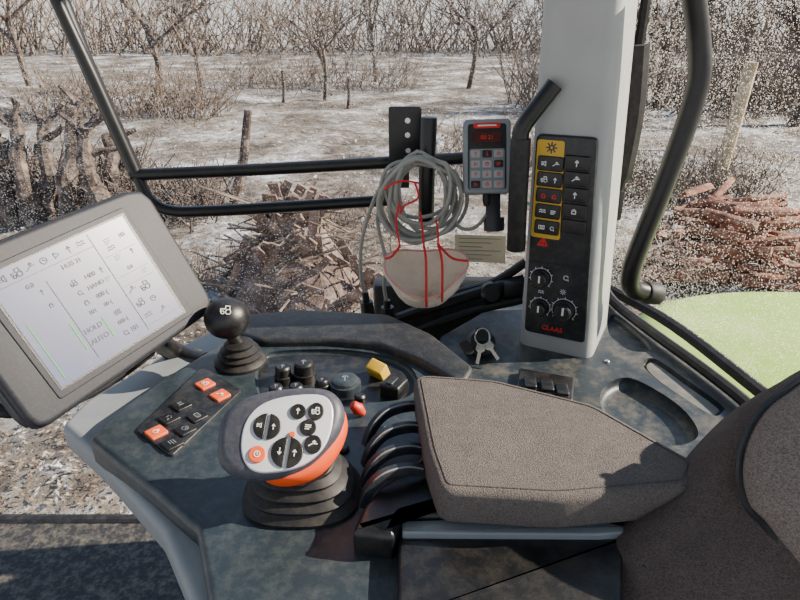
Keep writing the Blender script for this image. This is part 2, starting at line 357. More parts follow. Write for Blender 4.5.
# heap
c=gp(290,318); rings=[]
for k in range(9):
    s=1-k/9; rings.append([c+Vector((.74*s*math.cos(a)*(1+.15*noise.noise(Vector((math.cos(a)*2,math.sin(a)*2,k*.3)))),.55+.6*s*math.sin(a),1.05*(1-s**1.6)+.06*noise.noise(Vector((a*3,k,0)))-.05)) for a in [2*PI*q/36 for q in range(36)]])
bm=NB(); loft(bm,rings); t=thing('brush_heap','brown heap of old boards and prunings behind the hanging mask','heap',c)
obj('mound',bm,ramp_mat('heap_earth',[(.35,(62,46,40)),(.5,(104,86,78)),(.65,(150,138,132))],5,8,bump=.8,bd=.05),t,ang=180)
HB=ramp_mat('old_board',[(.35,(80,62,54)),(.65,(146,126,114))],4,6,bump=.3,bd=.01)
for k in range(50):
    bm=NB(); a=random.uniform(PI*.9,2.1*PI); s=random.uniform(.1,1.0); q=c+Vector((.76*s*math.cos(a),.52+.6*s*math.sin(a),1.05*(1-s**1.6)+.02)); an=random.gauss(.3,.5); tl=random.gauss(0,.3)
    M=TR(*q)@Matrix.Rotation(an,4,'Y')@Matrix.Rotation(tl+.5,4,'X'); box(bm,(0,0,0),(random.uniform(.05,.10),.02,random.uniform(.35,.7)),M); obj('old_board',bm,HB,t)
bm=NB()
for k in range(160):
    a=random.uniform(0,2*PI); s=random.uniform(.2,1); q=c+Vector((.72*s*math.cos(a),.55+.6*s*math.sin(a),1.03*(1-s**1.6))); d=Vector((random.gauss(0,.25),random.gauss(0,.15),random.uniform(-.25,.25))); stick(bm,q-d,q+d,.012,.008,5)
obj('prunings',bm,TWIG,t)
# firewood
LOGM=ramp_mat('firewood',[(.35,(82,48,36)),(.5,(128,84,64)),(.65,(168,132,108))],7,6,bump=.3,bd=.01)
c=gp(714,296); protos=[]
for q in range(3):
    bm=NB(); r_=(.05,.06,.045)[q]; pts=[(r_*math.cos(2*PI*k/8)*random.uniform(.8,1.1),r_*math.sin(2*PI*k/8)*random.uniform(.7,1.1)) for k in range(8)]; hl=(.26,.22,.30)[q]; prism(bm,pts,-hl,hl); bev(bm,.004,1)
    protos.append(obj('firewood_log',bm,LOGM,label='split reddish-brown log in the firewood pile outside the rear window',cat='firewood',group='logs in the firewood pile'))
lc=0
for rw in range(10):
    for row in range(3):
        span=.98-.07*rw; nn=4-(rw>5)
        for k in range(nn):
            o=protos[lc] if lc<3 else protos[lc%3].copy()
            if lc>=3: COL.objects.link(o)
            lc+=1
            x=c.x+(-span+2*span*(k+.5)/nn)+random.gauss(0,.07)
            o.matrix_world=Matrix.Translation((x,c.y+.22+row*.22+random.gauss(0,.05),GZ+.07+rw*.088+random.gauss(0,.015)))@Matrix.Rotation(random.gauss(0,.45),4,'Z')@Matrix.Rotation(PI/2+random.gauss(0,.14),4,'Y')@Matrix.Rotation(random.uniform(0,6),4,'Z')
# green bodywork
F=flat(.40); bm=NB(); slab(bm,resamp(sm2([(.62,.45),(.60,.9),(.56,1.28),(.66,1.62),(1.0,1.78),(1.6,1.72),(2.2,1.5),(2.2,.4),(1.2,.3)],5)),-.5,.34,.12,crown=.05); obj('green_fender',bm,LIME,ang=60,label='pale green bodywork of the machine outside the rear side window',cat='fender')

# ================= cab shell
bm=NB(); box(bm,(-.35,.15,-.03),(1.9,1.94,.06)); obj('floor',bm,mat('floor_mat',(30,31,33),.8,dust=.4,bump=.4,bs=150),kind='structure')
bm=NB(); box(bm,(-.35,.1,1.68),(2.0,1.9,.05)); obj('ceiling',bm,LGT,kind='structure')
bm=NB(); tube(bm,[(-1.6,1.12,.0),(.37,1.12,.0),(.37,1.12,1.67),(-1.6,1.12,1.67)],.014,8,closed=True); obj('window_1',bm,RUB,kind='structure')
path=smooth([(.40,1.115,0),(.47,.95,0),(.52,.70,0),(.58,.40,0),(.62,.0,0)],6)
P=[(v.x,v.y) for v in path]
bm=NB(); tube(bm,[(x,y,.61) for x,y in P]+[(x,y,1.665) for x,y in reversed(P)],.010,8,closed=True); obj('window_2',bm,RUB,kind='structure')
def fleck(bm,p,u,v,s):
    n=5; a0=random.uniform(0,6); st=random.uniform(.5,1); vs=[bm.verts.new(p+u*math.cos(a0+2*PI*k/n)*s+v*math.sin(a0+2*PI*k/n)*s*st) for k in range(n)]; bm.faces.new(vs)
DM1=dust_mat('dust',.6); DM2=dust_mat('dust_heavy',.6)
bm=NB(); X=Vector((1,0,0)); Zv=Vector((0,0,1)); cnt=0
while cnt<75000:
    px=random.uniform(-20,620); py=random.uniform(-10,600); p=hy(px,py,1.121)
    if p.x>.36 or p.z<.02: continue
    dn=.5+noise.noise(Vector((p.x*4,p.z*4,3)))+.4*noise.noise(Vector((p.x*13,p.z*13,5)))
    if random.random()>dn: continue
    fleck(bm,p,X,Zv,random.choice((.0005,.0006,.0007,.0008,.0010,.0013))*(.8+random.random()*.5)); cnt+=1
obj('window_dust',bm,DM1,label='dust and dried water spots on the big front window',cat='dust',kind='stuff')
bm=NB(); cnt=0
while cnt<46000:
    i=random.randrange(len(P)-1); t=random.random(); x=P[i][0]*(1-t)+P[i+1][0]*t; y=P[i][1]*(1-t)+P[i+1][1]*t; z=random.uniform(.62,1.25)
    if y<.35: continue
    p=Vector((x,y,z)); dn=.55+noise.noise(Vector((y*5,z*5,9)))+.2*(z<.8)
    if random.random()>dn: continue
    uu=Vector((P[i+1][0]-P[i][0],P[i+1][1]-P[i][1],0)).normalized(); fleck(bm,p,uu,Zv,random.choice((.0005,.0006,.0008,.0011))); cnt+=1
obj('window_dust',bm,DM2,label='thick dust and speckles on the curved rear side window',cat='dust',kind='stuff')
# pillar
PO=hz(524,345,.62); PF=Frame(PO,(-.451,-.893,0),(.893,-.451,0))
def pil(py):
    t=(py-75)/260.0; return PF.loc(537-18*t,py),PF.loc(616-22*t,py)
(lt,rt_),(lb,rb_)=pil(75),pil(335)
bm=NB(); RR=[]
for yy in (-.10,-.02,.2,.5,.8,1.15):
    s=(yy-lb[1])/(lt[1]-lb[1]); x0=lb[0]+(lt[0]-lb[0])*s-.002; x1=rb_[0]+(rt_[0]-rb_[0])*s
    RR.append([PF.M@Vector((x,yy,z)) for x,z in rrect((x0+x1)/2,-.075,x1-x0,.15,.018,5)])
loft(bm,RR); obj('trim_1',bm,LGT,kind='structure')
SP=thing('switch_panel','dark upright switch panel with yellow and black keys on the pillar','control panel',PF)
H=.006
def L3(px,py,h=H): return PF.loc(px,py,h)
cor=[L3(536,134),L3(598,138),L3(585,344),L3(524,331)]
bm=NB(); slab(bm,rpoly(cor,.008),.0,H,.003,PF.M,rb=0); obj('panel_face',bm,DKP,SP)
bm=NB(); prism(bm,rpoly([L3(538,139),L3(565,141),L3(560,240),L3(531,236)],.004),H-.001,H+.0015,PF.M); obj('yellow_surround',bm,YEL,SP)
ic1=['lamp','light','tractor','lock','wave','cam']; ic2=['up','hitch','up','lock','bars','pto']
for k in range(6):
    px=552-1.0*k; py=147.5+16.2*k-(0.3*k); x,y=L3(px,py); 
    if k==0:
        bm=NB(); icon(bm,'lamp',x,y,.0075,H+.0016,PF.M,w=.22); obj('icon',bm,INK,SP)
    else:
        bm=NB(); slab(bm,rrect(x,y,.0355,.0205,.003),H,H+.004,.0015,PF.M,rb=0); kk=obj('key',bm,BLK,SP)
        bm=NB(); icon(bm,ic1[k],x-.007,y,.0048,H+.0041,PF.M,w=.25); icon(bm,ic2[k],x+.008,y,.0044,H+.0041,PF.M,w=.25); obj('icon',bm,REDP if k==3 else WHT,kk)
    if k>0:
        x,y=L3(px+26.5,py-.5)
        bm=NB(); slab(bm,rrect(x,y,.034,.0195,.002),H,H+.004,.0015,PF.M,rb=0); kk=obj('key',bm,BLK,SP)
        if k<5:
            bm=NB(); icon(bm,ic2[k-1],x,y,.0052,H+.0041,PF.M,w=.25); obj('icon',bm,WHT,kk)
bm=NB(); cx,cy=L3(543,242); icon(bm,'tri',cx,cy,.008,H+.0002,PF.M,w=.3); obj('warning_triangle',bm,REDP,SP)
for i,(px,py,r) in enumerate([(541,278,.0120),(540,307,.0115),(564,310,.0135)]):
    cx,cy=L3(px,py); M=PF.M@TR(cx,cy,H)
    bm=NB(); lathe(bm,[(r*1.1,0),(r*1.1,.003),(r,.004),(r*.95,.014),(r*.8,.016)],M); kk=obj('knob',bm,BLK,SP)
    bm=NB(); box(bm,(r*.1,r*.30,.0165),(r*.22,r*.9,.001),M); obj('pointer',bm,WHT,kk)
    bm=NB(); stroke(bm,[(math.cos(a)*r*1.32,math.sin(a)*r*1.32) for a in [math.radians(-40+q*13) for q in range(21)]],.0007,.0002,M)
    for q in range(9):
        a=math.radians(-40+q*32.5); stroke(bm,[(math.cos(a)*r*1.3,math.sin(a)*r*1.3),(math.cos(a)*r*1.5,math.sin(a)*r*1.5)],.0010,.0002,M)
    obj('scale_mark',bm,WHT,SP)
bm=NB(); cx,cy=L3(552,329); text(bm,'CLAAS',.0105,PF.M@TR(cx,cy,H+.0003),off=.00015); obj('lettering',bm,REDP,SP)
bm=NB()
cx,cy=L3(566,278); icon(bm,'pto',cx,cy,.006,H+.0002,PF.M); cx,cy=L3(541,292); icon(bm,'wave',cx,cy,.0045,H+.0002,PF.M); cx,cy=L3(563,292); icon(bm,'lamp',cx,cy,.0045,H+.0002,PF.M)
obj('symbol',bm,WHT,SP)
bm=NB(); stroke(bm,[L3(529,261),L3(589,268)],.0015,H,PF.M); obj('seam',bm,BLK,SP)
# belt strip
bm=NB(); pts=smooth([hy(641,45,.99),hy(636,110,.99),hy(626,165,.99),hy(616,210,.99),hy(606,262,.99),hy(602,310,.99)],5); tube(bm,pts,[.014 if i<12 else .006 for i in range(len(pts))],8); obj('belt_strap',bm,RUB,label='black strap hanging along the right edge of the pillar',cat='strap')
bm=NB(); box(bm,(0,0,0),(.024,.012,.05),TR(*hy(615,205,.985))); bev(bm,.003); obj('strap_clip',bm,BLK,label='small black clip on the strap beside the pillar',cat='clip')
# grab handle
t=thing('grab_handle','thick bent black grab handle in front of the rear window','handle',hy(655,294,.85))
bm=NB(); tube(bm,smooth([hy(690,-30,.84),hy(698,30,.85),hy(700,70,.85),hy(694,100,.85),hy(680,142,.85),hy(660,195,.85),hy(640,245,.85),hy(631,272,.85),hy(632,288,.855),hy(650,293,.87)],6),.0145,14); obj('bar',bm,TUBE,t)
bm=NB(); tube(bm,[hy(644,292,.865),hy(658,294,.875)],.0175,14); bev(bm,.003); obj('end_cap',bm,RUB,t)
# rails
t=thing('window_guard','black tubular guard rail with two horizontal bars across the window','rail',hy(140,180,1.0))
bm=NB(); tube(bm,smooth([hy(45,-25,1.0),hy(68,25,1.0),hy(95,82,1.0),hy(122,142,1.0),hy(140,182,1.0),hy(152,202,1.0),hy(172,211,1.0),hy(210,211,1.0),hy(300,206,1.0),hy(392,200,1.0)],6),.0095,12); obj('bent_tube',bm,TUBE,t)
bm=NB(); tube(bm,smooth([hy(132,175,1.0),hy(250,170,1.0),hy(360,164,1.0),hy(464,158,1.0)],4),.0098,12); obj('upper_tube',bm,TUBE,t)
bm=NB(); tube(bm,[hy(45,-40,1.015),hy(86,62,1.015),hy(138,178,1.012)],.012,12); obj('post',bm,TUBE,t)
# bracket plate
BF=Frame(hy(405,135,.985),(0,-1,0)); bm=NB(); slab(bm,rrect(0,0,.051,.085,.004),-.005,.0,.001,BF.M,rb=0); box(bm,(-.002,-.055,-.01),(.018,.06,.014),BF.M)
t=thing('bracket_plate','black steel bracket plate with bright holes clamped on the rail','bracket',BF); obj('plate',bm,TUBE,t)
for dx,dy in ((.004,.022),(.004,.0),(.005,-.024)):
    bm=NB(); prism(bm,circ(dx,dy,.0042,16),.0,.0012,BF.M); obj('hole_disc',bm,METL,t)  # bright discs stand in for daylight showing through the plate's holes
bm=NB(); tube(bm,[hy(429,117,.95),hy(427,170,.95),hy(426,224,.95)],.0125,16); bev(bm,.002); obj('upright_pipe',bm,TUBE,label='short upright black pipe the cable coil hangs on',cat='pipe')
bm=NB(); t=thing('bent_pipe','thick bent black pipe leaning over the left edge of the pillar','pipe',hy(516,250,.86))
tube(bm,smooth([hy(555,84,.85),hy(538,106,.85),hy(523,127,.85),hy(520,142,.85),hy(518,190,.85),hy(516,222,.85)],5),.0115,14); obj('pipe',bm,TUBE,t)
bm=NB(); tube(bm,[hy(521,138,.85),hy(518,195,.85),hy(516,250,.85)],.0135,14); bev(bm,.002); obj('sleeve',bm,RUB,t)
# remote box
RF=Frame(hy(487,156,.93),(-.08,-.93,.36),(1,.03,0)); RB=thing('remote_box','small grey wired remote with red display and key grid on the bracket','remote control',RF)
w_=.071; h_=.110
bm=NB(); slab(bm,rrect(0,0,w_,h_,.007),-.030,.0,.003,RF.M,rb=.003); obj('case',bm,mat('remote_case',(134,140,146),.5,dust=.1),RB)
bm=NB(); slab(bm,rrect(0,-.001,w_*.80,h_*.88,.004),-.001,.0015,.0008,RF.M,rb=0); obj('face',bm,BLK,RB)
bm=NB(); prism(bm,rrect(0,.027,.042,.015,.002),.0015,.0022,RF.M); dd=obj('display',bm,mat('display_dark',(60,8,8),.2,emit=.15),RB)
bm=NB(); text(bm,'00 21',.0085,RF.M@TR(0,.027,.0026)); obj('digits',bm,LED,dd)
bm=NB(); slab(bm,rrect(0,.0445,.040,.0080,.0038),.0,.0025,.0008,RF.M,rb=0); bd=obj('badge',bm,REDP,RB); bm=NB(); stroke(bm,[(-.013,.0445),(.013,.0445)],.002,.0026,RF.M); obj('badge_line',bm,WHT,bd)
bm=NB(); prism(bm,rrect(0,-.0195,.052,.060,.003),.0013,.0019,RF.M); obj('keypad_plate',bm,mat('keypad_plate',(120,126,132),.5),RB)
for r in range(4):
    for c_ in range(3):
        x=-.0170+c_*.0170; y=.003-r*.0150; lt_=(r*3+c_)%4!=1
        bm=NB(); slab(bm,rrect(x,y,.0140,.0110,.002),.0016,.003,.0008,RF.M,rb=0); kk=obj('button',bm,LGT if lt_ else BLK,RB)
        bm=NB(); icon(bm,['up','down','power','play','clock','bars'][(r*3+c_)%6],x,y,.0036,.0031,RF.M,w=.24); obj('icon',bm,REDP,kk)
bm=NB(); box(bm,(.010,-.082,-.016),(.022,.06,.006),RF.M); box(bm,(.012,-.1,-.03),(.03,.02,.03),RF.M); bev(bm,.001); obj('bracket',bm,TUBE,RB)
bm=NB(); lathe(bm,[(.006,0),(.006,.012),(.004,.018)],RF.M@TR(0,-.055,-.015)@Matrix.Rotation(PI/2,4,'X')); obj('cable_gland',bm,RUB,RB)
# sticker
SF=Frame(Vector((0,1.1165,0)),(0,-1,0)); bm=NB(); prism(bm,SF.locs([(455,234),(506,236),(505,263),(454,261)]),0,.0008,SF.M); st=thing('window_sticker','small beige printed notice stuck low on the window glass','sticker',SF); obj('sheet',bm,PAP,st)
bm=NB()
for k in range(6):
    y=238+k*4; stroke(bm,[SF.loc(459,y),SF.loc(500-(k%3)*9,y+1)],.0013,.0009,SF.M)
obj('print',bm,GRYI,st)
# cable coil
t=thing('cable_coil','coil of grey cable hung over the upright pipe and tied with red string','cable',hy(424,200,.93))
bm=NB(); pts=[]
turns=11
for j in range(turns):
    rx=random.uniform(27,40); ry=random.uniform(32,43); cx=422+random.gauss(0,4); cy=157+ry+random.gauss(0,2.5); ph=random.uniform(0,6); dp=random.uniform(-.012,.016)
    for k in range(26):
        a=PI/2+2*PI*k/28; pts.append(hy(cx+rx*math.cos(a)*(1+.09*math.sin(2*a+ph)),cy-ry*math.sin(a)*(1+.06*math.cos(3*a+ph)),.918+dp+.006*math.sin(a*2+ph)))
tube(bm,smooth(pts,2),.0031,8)
tube(bm,smooth([hy(386,178,.93),hy(374,200,.94),hy(362,240,.95),hy(361,275,.95),hy(366,300,.95)],6),.0031,8)
tube(bm,smooth([hy(388,180,.93),hy(380,205,.94),hy(378,225,.95),hy(386,262,.95),hy(384,285,.95),hy(388,308,.95)],6),.0031,8)
tube(bm,smooth([hy(489,196,.935),hy(488,212,.93),hy(474,228,.93),hy(458,226,.93),hy(452,205,.93),hy(446,190,.93)],6),.0031,8)
obj('cable',bm,CABL,t)
for a,b in (((365,292),(369,322)),((387,300),(388,322))):
    bm=NB(); A=hy(*a,.95);B=hy(*b,.95); tube(bm,[A,A.lerp(B,.3),A.lerp(B,.31),B],[.006,.006,.011,.0125],12); obj('plug',bm,BLK,t)
bm=NB()
for pl in ([(384,190),(392,184),(404,181),(419,183)],[(415,183),(418,198),(404,206),(400,214)],[(400,202),(396,222),(400,246)],[(420,212),(422,226),(424,246)],[(436,220),(438,232),(438,244)]):
    tube(bm,smooth([hy(x,y,.892) for x,y in pl],5),.0016,6)
obj('red_string',bm,REDS,t)
# mask: an open, slightly crumpled cup, its mouth facing up and to the driver
MC=hy(425,268,.90); MF=Frame(MC,(-.05,-.32,.95)); t=thing('dust_mask','cream cup dust mask with red straps hanging below the cable coil','mask',MF)
bm=NB(); R=[]; ns=48
def mring(r,z,k):
    o=[]
    for i in range(ns):
        a=2*PI*i/ns; cr=1+.05*math.sin(3*a+.6)+.03*math.sin(5*a+k*.5); lift=.010*math.cos(2*a)*(1 if z>-.01 else .5)+.006*math.sin(a)
        o.append(MF.M@Vector((r*cr*math.cos(a)*1.05,r*cr*math.sin(a)*.80,z+lift)))
    return o
outer=[(.063,.0),(.061,-.007),(.0625,-.011),(.058,-.020),(.0585,-.024),(.050,-.034),(.049,-.038),(.036,-.047),(.018,-.054),(.004,-.056)]
inner=[(.004,-.052),(.018,-.050),(.034,-.043),(.047,-.033),(.055,-.020),(.059,-.008),(.061,.001)]
for k,(r,z) in enumerate(inner+outer): R.append(mring(r,z,k))
loft(bm,R); obj('cup',bm,MASKM,t,ang=60)
rimp=mring(.062,.001,6)
bm=NB(); tube(bm,rimp,.0018,6,closed=True); obj('edge_piping',bm,mat('pink_edge',(206,150,138),.8),t)
bm=NB()
for pl in ([hy(400,246,.892),hy(392,256,.893),rimp[int(ns*.47)]],[hy(438,244,.892),hy(452,258,.893),rimp[int(ns*.02)]],[hy(424,246,.892),hy(426,262,.870),rimp[int(ns*.75)]+Vector((0,-.002,.002)),mring(.061,-.024,12)[int(ns*.75)]+Vector((0,-.002,0))],[hy(438,244,.892),hy(442,262,.872),rimp[int(ns*.83)]+Vector((0,-.002,.002)),mring(.061,-.020,12)[int(ns*.83)]+Vector((0,-.002,0))]):
    tube(bm,smooth(pl,5),.0020,6)
obj('strap',bm,REDS,t)

# ================= side sill
Z=.62; F=flat(Z)
sill=[(430,360),(440,335),(470,318),(500,300),(560,285),(598,283),(612,303),(650,332),(700,368),(748,408),(775,440),(800,480),(760,560),(600,560),(430,470)]
t=thing('side_console','dusty dark side console around the base of the pillar','side console',hz(600,380,.30))
slot=resamp(sm2(F.locs([(643,362),(656,359),(690,382),(722,405),(722,412),(712,415),(680,396),(650,374)]),5),70)
trayo=resamp(sm2(F.locs([(600,396),(610,382),(630,378),(658,391),(686,412),(698,436),(670,446),(626,436),(606,416)]),6),80)
tray2=resamp(sm2(F.locs([(610,316),(622,318),(652,345),(640,352),(618,345),(608,330)]),6),50)
bm=NB(); slab(bm,F.locs(sill),-.32,0,.008,F.M,rb=0)
cs=[]
for o_,d_ in ((slot,.012),(trayo,.016),(tray2,.008)):
    b_=NB(); slab(b_,o_,-d_,.02,.002,F.M,rb=d_*.7,seg=4); cs.append(b_)
bm=cut(bm,cs)
obj('body',bm,SILL,t,ang=30)
bm=NB(); slab(bm,inset(ccw(slot),.005),-.012,-.004,.002,F.M,rb=0); obj('grip_inset',bm,mat('recess_dust',(88,90,88),.6,dust=.6,ds=20),t)
bm=NB(); slab(bm,rpoly(F.locs([(519,373),(574,383),(572,407),(515,396)]),.005),.0,.010,.003,F.M,rb=0); sb=obj('socket_block',bm,BLK,t)
for px,py in ((530,384),(547,387),(562,391)):
    bm=NB(); x,y=F.loc(px,py,.01); slab(bm,rrect(x,y,.017,.026,.003,ang=-.1),.008,.015,.002,F.M,rb=0); obj('rocker',bm,DKP,sb)
for px,py in ((607,362),(742,420)):
    bm=NB(); x,y=F.loc(px,py); lathe(bm,[(.004,0),(.004,.002),(.003,.0028)],F.M@TR(x,y,0),12); obj('screw',bm,METL,t)
bm=NB(); tube(bm,smooth([hz(x,y,.632) for x,y in [(588,276),(602,286),(616,304),(652,332),(702,368),(750,406),(778,438),(810,500)]],5),.0085,8); obj('trim_2',bm,RUB,kind='structure')
t=thing('window_latch','black tubular window latch linkage left of the pillar base','latch',hz(460,320,.66))
for pl,r in (([(372,332,.95),(400,318,.95),(455,300,.95),(500,286,.95),(524,280,.95)],.010),([(398,322,.99),(440,298,.98),(490,284,.96),(526,262,.96)],.008),([(418,330,.93),(470,312,.93),(522,300,.93)],.007)):
    bm=NB(); tube(bm,smooth([hy(*q) for q in pl],5),r,10); obj('rod',bm,TUBE,t)
bm=NB(); lathe(bm,[(.014,0),(.018,.004),(.018,.022),(.012,.028)],ori(hy(490,291,.955),(0,-1,.2)),20); obj('pivot',bm,TUBE,t)
bm=NB(); box(bm,(0,0,0),(.035,.03,.04),TR(*hy(512,290,.95))); bev(bm,.006); obj('catch',bm,BLK,t)
bm=NB(); prism(bm,[(-.05,1.05),(.38,1.05),(.38,1.10),(-.05,1.10)],.0,.64); bev(bm,.008); obj('wall_right',bm,BLK,kind='structure')
# ignition
t=thing('ignition_lock','ignition lock with key ring and hanging keys beside the pillar base','ignition lock',hz(482,350,.62))
IF=Frame(hz(481,342,.64),(-.1,-.6,.75)); bm=NB(); lathe(bm,[(.022,-.035),(.022,.0),(.016,.006),(.010,.007)],IF.M); obj('lock_barrel',bm,DKP,t)
bm=NB(); slab(bm,rrect(0,.008,.016,.024,.006),.006,.013,.0015,IF.M); obj('key_head',bm,BLK,t)
bm=NB(); tube(bm,[IF.M@Vector((.011*math.cos(a)+.002,.000+.013*math.sin(a),.020+.002*math.sin(a))) for a in [2*PI*k/24 for k in range(24)]],.0013,6,closed=True); obj('key_ring',bm,METL,t)
for dx,dy,rr_ in ((-.004,-.026,-.25),(.014,-.022,.5)):
    bm=NB(); Mk=IF.M@TR(dx,dy,.021)@Matrix.Rotation(rr_,4,'Z'); prism(bm,[(.0025,.0),(.007,.004),(.006,.013),(-.006,.013),(-.007,.004),(-.0025,.0),(-.0025,-.018),(.0025,-.018)],0,.0016,Mk); obj('spare_key',bm,METL,t)
bm=NB(); slab(bm,rrect(-.022,-.016,.015,.026,.005,ang=.5),.014,.022,.002,IF.M); obj('key_fob',bm,BLK,t)

# ================= armrest console
Z=.68; F=flat(Z)
AC=thing('armrest_console','dark armrest control console with orange keys and dials','console',hz(280,440,.45))
inn=[(88,438),(118,408),(165,376),(214,346),(240,326),(300,320),(385,326),(430,346),(462,372),(470,400),(450,470),(440,560),(420,640),(215,640),(196,528),(186,520),(150,488),(112,458)]
out=[(60,424),(84,400),(165,352),(205,332),(235,322),(300,322),(385,328),(440,350),(475,380),(480,420),(450,640),(215,660),(160,528),(100,460)]
FO=flat(.658)
bm=NB(); slab(bm,rpoly(FO.locs(out),.008),-.040,0,.010,FO.M,rb=.012); obj('outer_shell',bm,GSH,AC)
bm=NB(); slab(bm,rpoly(FO.locs([(200,400),(300,345),(385,345),(440,380),(450,560),(400,640),(270,640),(230,540)]),.01),-.25,-.035,.01,FO.M,rb=0); obj('pedestal',bm,BLK,AC)
wo=resamp(sm2(F.locs([(262,356),(290,350),(350,350),(400,360),(418,380),(405,398),(360,404),(335,411),(300,404),(264,400),(255,378)]),5),90)
bm=NB(); slab(bm,rpoly(F.locs(inn),.006),-.03,0,.008,F.M,rb=0); b_=NB(); slab(b_,wo,-.007,.02,.002,F.M,rb=.004,seg=4)
bm=cut(bm,[b_]); obj('top_panel',bm,TEAL,AC,ang=30)
bm=NB(); prism(bm,inset(ccw(wo),.004),-.0072,-.0066,F.M); obj('control_well',bm,DKP,AC)
# moulded front ridge with a flat chamfered top
FR=flat(.680); ro=resamp(rpoly(FR.locs([(234,338),(244,321),(300,315),(388,320),(432,340),(474,374),(462,392),(420,366),(380,350),(330,346),(262,347)]),.010,4),120)
bm=NB(); slab(bm,ro,-.02,.011,.006,FR.M,rb=0,seg=3); obj('padded_rim',bm,mat('rim_black',(24,28,33),.5,bump=.4,bs=500,dust=.12),AC,ang=50)
for px,py,r,h,m in ((283,371,.010,.014,BLK),(304,368,.013,.016,BLK),(276,388,.009,.010,BLK),(296,387,.009,.010,BLK),(322,380,.008,.008,BLK),(345,378,.017,.007,TEAL)):
    bm=NB(); x,y=F.loc(px,py,.01); lathe(bm,[(r*1.15,-.008),(r*1.15,.003),(r,.004),(r*.95,h),(r*.75,h+.002)],F.M@TR(x,y,.001)); kk=obj('dial',bm,m,AC)
    bm=NB(); icon(bm,'up',x,y,r*.5,h+.0031,F.M,w=.2); obj('icon',bm,GRYI,kk)
KF=Frame(hz(377,368,.69),(-.2,-.5,.85),(1,-.35,0))
bm=NB(); slab(bm,rrect(0,0,.024,.016,.002),-.018,.006,.002,KF.M@Matrix.Rotation(-.3,4,'Z')); obj('yellow_switch',bm,YEL,AC)
bm=NB(); x,y=F.loc(394,382,.01); slab(bm,rrect(x,y,.026,.028,.003,ang=-.5),-.007,.012,.003,F.M,rb=0); kk=obj('rocker_switch',bm,BLK,AC)
bm=NB(); slab(bm,rrect(x-.002,y-.001,.008,.018,.002,ang=-.5),.010,.014,.001,F.M,rb=0); obj('rocker_cap',bm,DKP,kk)
bm=NB(); a=hz(364,414,.682); b=hz(352,404,.698); tube(bm,[a,a.lerp(b,.5),b],[.004,.008,.005],8); bev(bm,.002); obj('orange_lever',bm,mat('red_orange',(190,50,30),.45),AC)
for px,py in ((343,450),(360,398),(326,418)):
    bm=NB(); x,y=F.loc(px,py); lathe(bm,[(.007,-.007),(.007,.003),(.005,.005)],F.M@TR(x,y,0),16); obj('small_button',bm,BLK,AC)
# key field
xd=hz(196,415,Z)-hz(181,404,Z); KB=Frame(hz(181,404,Z),(0,0,1),xd)
bm=NB(); o=KB.locs([(136,432),(203,368),(242,392),(172,458)]); slab(bm,rpoly(o,.005),0,.003,.001,KB.M,rb=0); obj('key_field',bm,DKP,AC)
def key(px,py,m,ic):
    x,y=KB.loc(px,py,.006); bm=NB(); slab(bm,rrect(x,y,.0190,.0190,.002),.002,.0058,.0012,KB.M,rb=0); k=obj('key',bm,m,AC); bm=NB(); icon(bm,ic,x,y,.0050,.0059,KB.M,w=.18); obj('icon',bm,WHT if m is ORK else GRYI,k)
for a in [(205,383,ORK,'tractor'),(220,394,ORK,'hitch'),(181,404,BLK,'light'),(197,415,BLK,'cam'),(169,417,BLK,'pto'),(185,428,BLK,'clock'),(156,431,ORK,'power'),(172,442,BLK,'bars')]: key(*a)
G=flat(.708)
bm=NB(); slab(bm,rpoly(G.locs([(352,530),(362,506),(380,484),(420,456),(440,400),(640,440),(680,490),(650,513),(560,513),(404,513),(394,535)]),.004),-.13,0,.008,G.M,rb=0); obj('armrest_carrier',bm,BLK,AC)
bm=NB(); slab(bm,rpoly(G.locs([(402,515),(480,513),(600,515),(626,520),(626,527),(600,529),(480,528),(402,527)]),.002),-.03,-.006,.002,G.M,rb=0); obj('side_trim',bm,GSH,AC)
bm=NB(); slab(bm,rpoly(G.locs([(398,526),(626,526),(626,600),(398,610)]),.004),-.2,-.012,.004,G.M,rb=0); obj('lower_cover',bm,BLK,AC)
# hydraulic levers
labs=['topmost of four curved dark levers beside the armrest','second curved dark lever from the top beside the armrest','third curved dark lever from the top, with bright tip','lowest curved dark lever, nearest to the joystick boot']
LVM=mat('lever_plastic',(26,32,40),.45,dust=.15)
for i in range(4):
    dx=-1*i; dy=21*i
    t=thing('hydraulic_lever',labs[i],'lever',hz(368+dx,455+dy*.9,.68),'curved levers beside the armrest')
    pts=smooth([hz(434,411+dy,.712),hz(412+dx,406+dy,.720),hz(388+dx,412+dy,.720),hz(373+dx,427+dy*.97,.709),hz(366+dx,445+dy*.95,.690)],6)
    bm=NB(); strip(bm,pts,lambda s:.0046,lambda s:.0040+.0015*math.sin(PI*s),12,pw=.4); obj('paddle',bm,LVM,t)
    bm=NB(); tube(bm,[p+Vector((0,-.0032,.0050)) for p in pts[3:-3]],.0008,6); obj('pale_edge',bm,GSH,t)  # thin pale line along the top edge of each paddle
    if i<3:
        bm=NB(); tube(bm,[hz(384,430+dy,.702),hz(400,426+dy,.706)],.0035,10); bev(bm,.001); obj('bright_tip',bm,METL,t)
